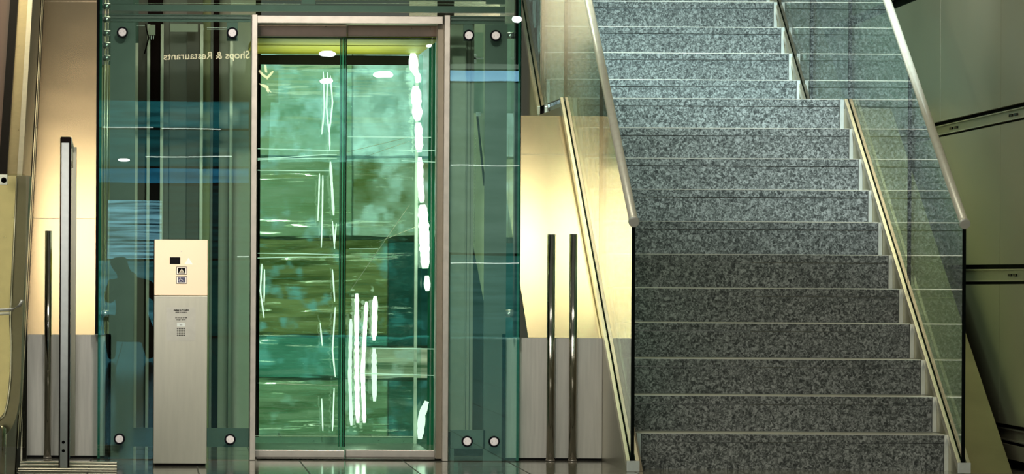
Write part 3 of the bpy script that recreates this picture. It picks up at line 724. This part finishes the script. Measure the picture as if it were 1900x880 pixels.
for px, py, a, b, lb in lampd:
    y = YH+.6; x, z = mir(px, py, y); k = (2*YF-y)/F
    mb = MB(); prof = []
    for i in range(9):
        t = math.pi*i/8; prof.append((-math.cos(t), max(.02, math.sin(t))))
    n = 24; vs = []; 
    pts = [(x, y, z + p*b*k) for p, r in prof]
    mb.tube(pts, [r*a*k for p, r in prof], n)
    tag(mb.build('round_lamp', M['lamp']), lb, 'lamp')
# hanging wayfinding sign behind the viewpoint
ys = -1.5
x0, z1 = mir(150, -60, ys); x1, z0 = mir(519, 186, ys); xq, zq = mir(519, 192, ys)
sg = thing('wayfinding_sign', ((x0+x1)/2, ys, z0), 'dark hanging sign with cream Shops & Restaurants lettering, mirrored in the tower glass', 'sign')
MB().box(x0, x1, ys-.06, ys, z0, z1).build('sign_board', plain('sign_board_brown', (.012,.006,.004), .4), sg, bevel=.004)
M['letters'] = emit('lit_sign_letters', (1, .78, .48), 8.5)
(xs_, zs_), (xe_, ze_) = mir(463, 107, ys), mir(304, 101, ys)
text('sign_lettering', 'Shops & Restaurants', .13, ((xs_+xe_)/2, ys+.004, (zs_+ze_)/2), (R(90), R(1.6), R(180)), M['letters'], sg, width=abs(xs_-xe_), ext=.002, bold=.001)
ax, az = mir(495, 130, ys); k = (2*YF-ys)/F
ar = MB().box(ax-1.5*k, ax+1.5*k, ys+.002, ys+.008, az, az+14*k)
for sx in (-1, 1):
    ar.prism_y([(ax, az-13*k), (ax+sx*13*k, az+3*k), (ax+sx*9*k, az+4*k), (ax, az-7*k)], ys+.002, ys+.008)
ar.build('arrow', M['letters'], sg)
ax, az = mir(493, 160, ys)
ar = MB().prism_y([(ax-9*k, az+10*k), (ax-2*k, az+8*k), (ax+9*k, az-8*k), (ax+3*k, az-4*k)], ys+.002, ys+.008).prism_y([(ax-2*k, az+8*k), (ax+4*k, az+3*k), (ax+4*k, az-9*k), (ax, az-4*k)], ys+.002, ys+.008)
ar.build('arrow', M['letters'], sg)

# photographer crouching behind the viewpoint
def skinned(name, verts, edges, rad, mat, parent, sub=2):
    me = bpy.data.meshes.new(name); off = parent.location if parent else Vector((0,0,0))
    me.from_pydata([tuple(Vector(v)-off) for v in verts], edges, []); o = bpy.data.objects.new(name, me); COL.objects.link(o); o.parent = parent
    sk = o.modifiers.new('skin', 'SKIN'); me.skin_vertices.new() if not me.skin_vertices else None
    for i, r in enumerate(rad): me.skin_vertices[0].data[i].radius = r if isinstance(r, tuple) else (r, r); me.skin_vertices[0].data[i].use_root = (i == 0)
    sb = o.modifiers.new('sub', 'SUBSURF'); sb.levels = sub; sb.render_levels = sub
    me.materials.append(mat); sk.use_smooth_shade = True
    return o
px_, py_ = -.12, -.45
pe = thing('person', (px_, py_, 0), 'person crouching in dark clothes with a camera, mirrored in the left glass bay', 'person')
dk = plain('dark_clothes', (.012,.012,.014), .8)
V = [(px_,py_-.10,.30),(px_,py_-.08,.48),(px_,py_-.02,.70),(px_-.04,py_+.0,.82),(px_-.08,py_+.03,.90),(px_-.13,py_+.05,.98),(px_-.14,py_+.06,1.06),   # 0-6 pelvis..head
     (px_-.20,py_,.78),(px_-.24,py_+.06,.60),(px_-.12,py_+.24,.72),      # left arm
     (px_+.18,py_,.76),(px_+.28,py_+.10,.60),(px_+.10,py_+.26,.76),      # right arm
     (px_-.16,py_-.06,.28),(px_-.22,py_+.28,.44),(px_-.20,py_+.12,.08),(px_-.20,py_+.26,.04),
     (px_+.16,py_-.06,.28),(px_+.20,py_+.22,.10),(px_+.18,py_-.14,.07),(px_+.18,py_-.24,.05)]
E_ = [(0,1),(1,2),(2,3),(3,4),(4,5),(5,6),(2,7),(7,8),(8,9),(2,10),(10,11),(11,12),(0,13),(13,14),(14,15),(15,16),(0,17),(17,18),(18,19),(19,20)]
rd = [.16,.15,.17,.08,.065,.10,.095,.065,.05,.035,.065,.05,.035,.10,.075,.05,.04,.10,.075,.05,.04]
skinned('body', V, E_, rd, dk, pe)

# ------------------------------------------------------------------ call post (kiosk)
YK = 19.75
kx0, kx1 = X(285.5, 660, YK), X(384.5, 660, YK)
kz1, kzm = Z(336, 445, YK), Z(336, 549, YK)
kk = thing('call_post', ((kx0+kx1)/2, YK+.06, 0), 'freestanding steel elevator call post with cream button plate', 'call post')
MB().box(kx0, kx1, YK, YK+.11, .012, kzm-.001).build('post_body', M['kiosk'], kk, bevel=.002)
MB().box(kx0+.006, kx1-.006, YK+.008, YK+.10, 0, .012).build('base_plate', M['black'], kk)
MB().prism_x([(YK, kzm+.001), (YK+.03, kz1), (YK+.11, kz1), (YK+.11, kzm+.001)], kx0, kx1).build('button_head', M['kioskt'], kk, bevel=.002, label='cream upper plate')
slope = .03/(kz1-kzm)
def kf(z): return YK + (z-kzm)*slope if z > kzm else YK
tilt = math.atan(slope)
def kbox(name, xa, xb, ya, yb, mat, proud=.003, par=kk, depth=.004, r=.002, label=None):
    x0, z1 = at(xa, ya, YK); x1, z0 = at(xb, yb, YK)
    poly = rrect(x0, x1, z0, z1, r, 3); mb = MB(); n = len(poly)
    vf = [(x, kf(z)-proud, z) for x, z in poly]; vb = [(x, kf(z)+depth, z) for x, z in poly]
    mb.add(vf+vb, [tuple(range(n)), tuple(range(n, 2*n))[::-1]] + [((i+1)%n, i, n+i, n+(i+1)%n) for i in range(n)])
    return mb.build(name, mat, par, label=label)
thin = plain('plate_seam', (.30,.26,.18), .6)
kbox('button_panel', 309, 365, 461, 534, M['kioskt'], .0015, depth=.001)
kbox('display', 315, 334.5, 477.3, 490.5, M['black'], .002)
def ktri(name, pts, mat, proud, par=kk):
    P = [at(a, b, YK) for a, b in pts]; mb = MB(); n = len(P)
    vf = [(x, kf(z)-proud, z) for x, z in P]; vb = [(x, kf(z)+.001, z) for x, z in P]
    mb.add(vf+vb, [tuple(range(n)), tuple(range(n, 2*n))[::-1]] + [((i+1)%n, i, n+i, n+(i+1)%n) for i in range(n)])
    return mb.build(name, mat, par)
ktri('indicator_outline', [(342.5,490.8),(349.5,478.6),(357.5,490.8)], M['cheek'], .0022)
ktri('indicator_triangle', [(343.5,490.3),(349.5,480),(356.3,490.3)], plain('white_lens', (.85,.85,.78), .4), .0028)
def button(y0, y1, face):
    b = kbox('push_button', 327, 347, y0, y1, M['rubber'], .002, r=.003)
    kbox('bezel', 328, 346, y0+1, y1-1, M['jamb'], .004, b, r=.002)
    kbox('button_face', 330, 344, y0+2.3, y1-2.6, face, .0055, b, r=.001)
    return b
b1 = button(495, 510, M['black'])
ktri('arrow_icon', [(331.7,506.3),(337.3,498.6),(342.3,506.3)], plain('icon_cream', (.55,.50,.38), .5), .0064, b1)
ktri('arrow_icon_inner', [(334.6,504.9),(337.3,501.2),(339.8,504.9)], M['infill'], .0069, b1)
b2 = button(512.7, 527, plain('dark_blue', (.015,.015,.06), .3))
wh = MB(); icn = plain('icon_white', (.75,.72,.75), .5)
def kp(a, b, pr=.0066):
    x, z = at(a, b, YK); return (x, kf(z)-pr, z)
wh.tube([kp(335.2+3.0*math.cos(t), 520.9+2.8*math.sin(t)) for t in [R(-70-24*i) for i in range(11)]], .0011, 6)
wh.tube([kp(334.4,516.2), kp(335.4,519.2), kp(338.2,519.6), kp(339.8,522.2), kp(341.2,521.9)], .0011, 6)
wh.tube([kp(334.1,514.9,.0074), kp(334.1,514.9,.0062)], .0024, 10)
wh.build('wheelchair_icon', icn, b2)
kbox('key_pin', 335.5, 338, 466.5, 468, M['jamb'], .003)
ic = kbox('intercom_panel', 308.5, 362.5, 570.5, 632.5, metal('intercom_steel', (.50,.49,.42), .4, .55, .03), .0015, depth=.001)
ink = plain('black_ink', (.012,.011,.01), .6)
def ktext(body, px, py, wpx, nm='lettering', bold=.0):
    x, z = at(px, py, YK); return text(nm, body, .01, (x, kf(z)-.0020, z), (R(90), 0, 0), ink, ic, width=wpx*YK/F, ext=.0002, bold=bold)
ktext('Aufzug im Brandfall', 336, 575.8, 28, bold=.0006); ktext('nicht benutzen', 336, 579.8, 21, bold=.0004)
ktext('Do not use the lift', 336, 589.8, 22, bold=.0004); ktext('in case of fire', 336, 593.5, 17, bold=.0004)
lp = kbox('label_plate', 328.3, 343, 599.3, 606.5, M['cheek'], .0022, ic, r=.0005)
x, z = at(335.7, 603, YK); text('lettering', '112', .01, (x, YK-.0027, z), (R(90),0,0), ink, ic, width=4.5*YK/F, ext=.0002, bold=.0005)
gr = MB()
for j in range(5):
    for i in range(5):
        x, z = at(329.3+i*3.2, 610+j*3.15, YK); gr.lathe_y(x, z, [(YK-.0012, .0029), (YK-.0020, .0029)], 10)
gr.build('speaker_grille', M['black'], ic)

# ------------------------------------------------------------------ steel tubes and posts
def pole(px, ytop, Yc, r, label, xb=None):
    x = X(px, 640, Yc); zt_ = Z(px, ytop, Yc)
    t = thing('steel_tube_post', (x, Yc, 0), label, 'post', 'upright tube posts by the metal walls')
    MB().tube([(x, Yc, .008), (x, Yc, zt_-.003)], r, 32).build('tube', M['pipe'], t)
    MB().tube([(x, Yc, zt_-.003), (x, Yc, zt_-.001), (x, Yc, zt_)], [r, r, r-.0015], 32).build('top_cap', M['rail'], t)
    MB().tube([(x, Yc, .001), (x, Yc, .008)], r+.003, 32).build('foot_ring', M['jamb'], t)
pole(1022, 434.5, 20.46, .0205, 'polished tube post against the wall by the stairs, the one closer to the elevator')
pole(1063, 434, 20.46, .0200, 'polished tube post against the wall by the stairs, the one closer to the steps')
pole(89, 428, 20.47, .0175, 'slim polished tube post against the peach metal wall near the escalator')
# tall square barrier post with a rear upright
Yp = 19.40
xa, xb = X(109, 780, Yp), X(129, 780, Yp)
zt_ = Z(125, 254, Yp)
bp_ = thing('barrier_post', ((xa+xb)/2, Yp+.3, 0), 'tall square steel barrier post with light grey face beside the elevator tower', 'post')
MB().prism_y(rrect(xa, xb, .004, zt_, .008, 5, (1,1,0,0)), Yp, Yp+.05).build('front_upright', M['rubber'], bp_)
MB().box(xa+.006, xb-.009, Yp-.003, Yp, .006, zt_-.028).build('face_plate', M['postf'], bp_, bevel=.0015, label='light grey face plate')
b = MB()
for py in (821, 837):
    x, z = at(117.5, py, Yp-.004); b.lathe_y(x, z, [(Yp-.0032, .0075), (Yp-.0045, .0075), (Yp-.0047, .004)], 18)
b.build('screw_hole', M['black'], bp_)
xr0, xr1 = X(132.5, 620, 20.1), X(140.5, 620, 20.1); ztr = Z(140, 273, 20.1)
MB().box(xr0-.012, xr1, 20.08, 20.11, .03, ztr).build('rear_upright', M['side'], bp_, bevel=.002)
MB().prism_x([(Yp+.02, zt_-.001), (20.11, ztr+.0), (20.11, ztr-.028), (Yp+.02, zt_-.035)], xb-.012, xb+.002).build('top_link', M['cap'], bp_, bevel=.002)
MB().box(xb-.008, xb+.001, Yp+.05, Yp+.10, .05, zt_-.05).build('inner_plate', M['chrome'], bp_)
MB().prism_x([(Yp+.25, zt_-.05), (Yp+.42, zt_-.06), (Yp+.42, zt_-.14), (Yp+.25, zt_-.11)], xb-.004, xb+.003).build('latch_plate', M['shoe'], bp_)
# low floor rails in front of it
for (Yr, pyt, pyb, lb) in ((19.62, 857, 867, 'low double steel floor rail, the one nearer the metal wall'), (19.12, 869.5, 879, 'low double steel floor rail, the one nearer the viewer')):
    x0 = -.66; x1 = X(217, 865, Yr)
    t = thing('floor_rail', ((x0+x1)/2, Yr, 0), lb, 'rail')
    z0, z1 = Z(100, pyb, Yr), Z(100, pyt, Yr); z0 = max(z0, .001); h = (z1-z0)
    MB().box(x0, x1, Yr, Yr+.05, z0, z0+h*.42).build('bar', M['shoe'], t, bevel=.002)
    MB().box(x0, x1, Yr+.008, Yr+.05, z0+h*.42, z0+h*.56).build('groove', M['rubber'], t)
    MB().box(x0, x1, Yr, Yr+.05, z0+h*.56, z1).build('bar', M['shoe'], t, bevel=.002)

# ------------------------------------------------------------------ escalator on the far left
es = thing('escalator', (-.6, 18.0, 0), 'escalator flank with gold deck strip and black handrail at the left edge', 'escalator')
XE = -.592
def inc(xa, xb, z_at, th, name, mat, ya=17.4, yb=25.0):    # sloped bar: z_at is its top height at Y=17.5
    f = lambda Y: z_at + (Y-17.5)*SL
    return MB().prism_x([(ya, f(ya)), (yb, f(yb)), (yb, f(yb)-th), (ya, f(ya)-th)], xa, xb).build(name, mat, es)
def clad(xa, xb, zt17, zb17, name, mat):
    ft = lambda Y: zt17 + (Y-17.5)*SL; fb = lambda Y: max(.005, zb17 + (Y-17.5)*SL)
    yk = 17.5 + (.005-zb17)/SL; ys_ = 17.5 + (.02-zt17)/SL
    poly = [(ys_, .018), (25, ft(25)), (25, fb(25)), (yk, .005), (ys_, .005)]
    return MB().prism_x(poly, xa, xb).build(name, mat, es)
clad(XE-.02, XE, .14, -1.15, 'side_cladding', M['esc'])
clad(XE, XE+.006, -.76, -1.10, 'edge_trim', M['wallj'])
inc(XE+.006, XE+.009, -.75, .012, 'trim_bead', M['shoe'], 19.0)
inc(XE+.006, XE+.009, -.92, .012, 'trim_bead', M['shoe'], 19.4)
inc(XE-.071, XE-.0205, .14, .05, 'deck_strip', M['escg'])
inc(XE-.022, XE+.002, .152, .012, 'deck_bead', M['shoe'])
inc(XE-.113, XE-.072, .17, .09, 'handrail', M['rubber'], 17.6)
inc(XE-.17, XE-.114, .15, .10, 'inner_deck', M['woodrefl'], 17.6)
inc(XE-.30, XE-.171, .15, .10, 'inner_deck', M['escg'], 17.6)
# upright column panels between escalator and wall, lower left
for (a, b, m_, nm) in ((33, 38, 'esc', 'column_strip'), (38.6, 42, 'side', 'column_strip'), (42.5, 49.5, 'wallj', 'column_strip')):
    bar(MB(), a, b, 600, 857, YW-.1, YW-.09).build(nm, M[m_], es)
# glass safety screen with clamp and bent arm
sc_ = thing('glass_screen', (X(20, 600, 16.0), 16.0, 0), 'clear rounded glass screen with clamp and bent arm by the escalator', 'glass screen')
Yg = 16.0
x0, z1 = at(-40, 322, Yg); x1, z0 = at(46, 830, Yg)
MB().prism_y(rrect(x0, x1, z0, z1, .014, 6, (1,0,0,0)), Yg, Yg+.008, 0, 1).build('glass_pane', [M['screen'], M['shoe']], sc_)
c = MB(); xq, z1 = at(-2, 324, Yg); x1, z0 = at(14, 343.5, Yg)
clp = c.box(xq, x1, Yg-.012, Yg+.02, z0, z1).build('clamp', M['rail'], sc_, bevel=.002)
x, z = at(7, 334.5, Yg-.013); MB().lathe_y(x, z, [(Yg-.012, .011), (Yg-.018, .011), (Yg-.018, .006), (Yg-.013, .006)], 20).build('clamp_screw', M['black'], clp)
def sp(a, b, Yq=15.9):
    x, z = at(a, b, Yq); return (x, Yq, z)
MB().tube([sp(-20, 576), sp(22, 575), sp(37, 567), sp(41, 557)], .0065, 12).build('arm', M['cap'], sc_)
MB().tube([sp(-20, 583), sp(18, 582)], .006, 12).build('arm', M['rail'], sc_)
# newel end: curved skirt, inner gold panel, dark drum
nw = thing('escalator_newel', (X(15, 800, 16.3), 16.3, 0), 'curved dark and gold escalator newel with polished drum foot at the left edge', 'escalator newel')
Yn = 16.3
P = [(31, 326), (55, 326), (43, 560), (40, 640), (39, 700), (36, 745), (30, 775), (22, 795), (12, 806), (-60, 812), (-60, 781), (-2, 779), (9, 765), (15, 735), (19, 690), (20, 640), (17, 590)]
MB().prism_y([at(a, b, Yn) for a, b in P], Yn, Yn+.3).build('skirt', M['esc'], nw)
P = [(-60, 326), (30, 326), (16.5, 590), (19, 640), (18, 690), (14, 735), (8, 765), (-2, 778), (-60, 780)]
MB().prism_y([at(a, b, Yn-.01) for a, b in P], Yn-.01, Yn-.001).build('inner_panel', M['escg'], nw)
MB().tube([sp(31, 330, Yn-.012), sp(19.5, 590, Yn-.012), sp(21, 640, Yn-.012), sp(20, 700, Yn-.012), sp(15, 745, Yn-.012), sp(8, 772, Yn-.012), sp(-3, 782, Yn-.012)], .003, 8).build('panel_bead', M['shoe'], nw)
x, z = at(-30, 845, Yn)
MB().tube([(x, Yn-.1, -.0+.005), (x, Yn-.1, z+.11), (x, Yn-.1, z+.125)], [.092, .092, .084], 40).build('drum', M['pipe'], nw)
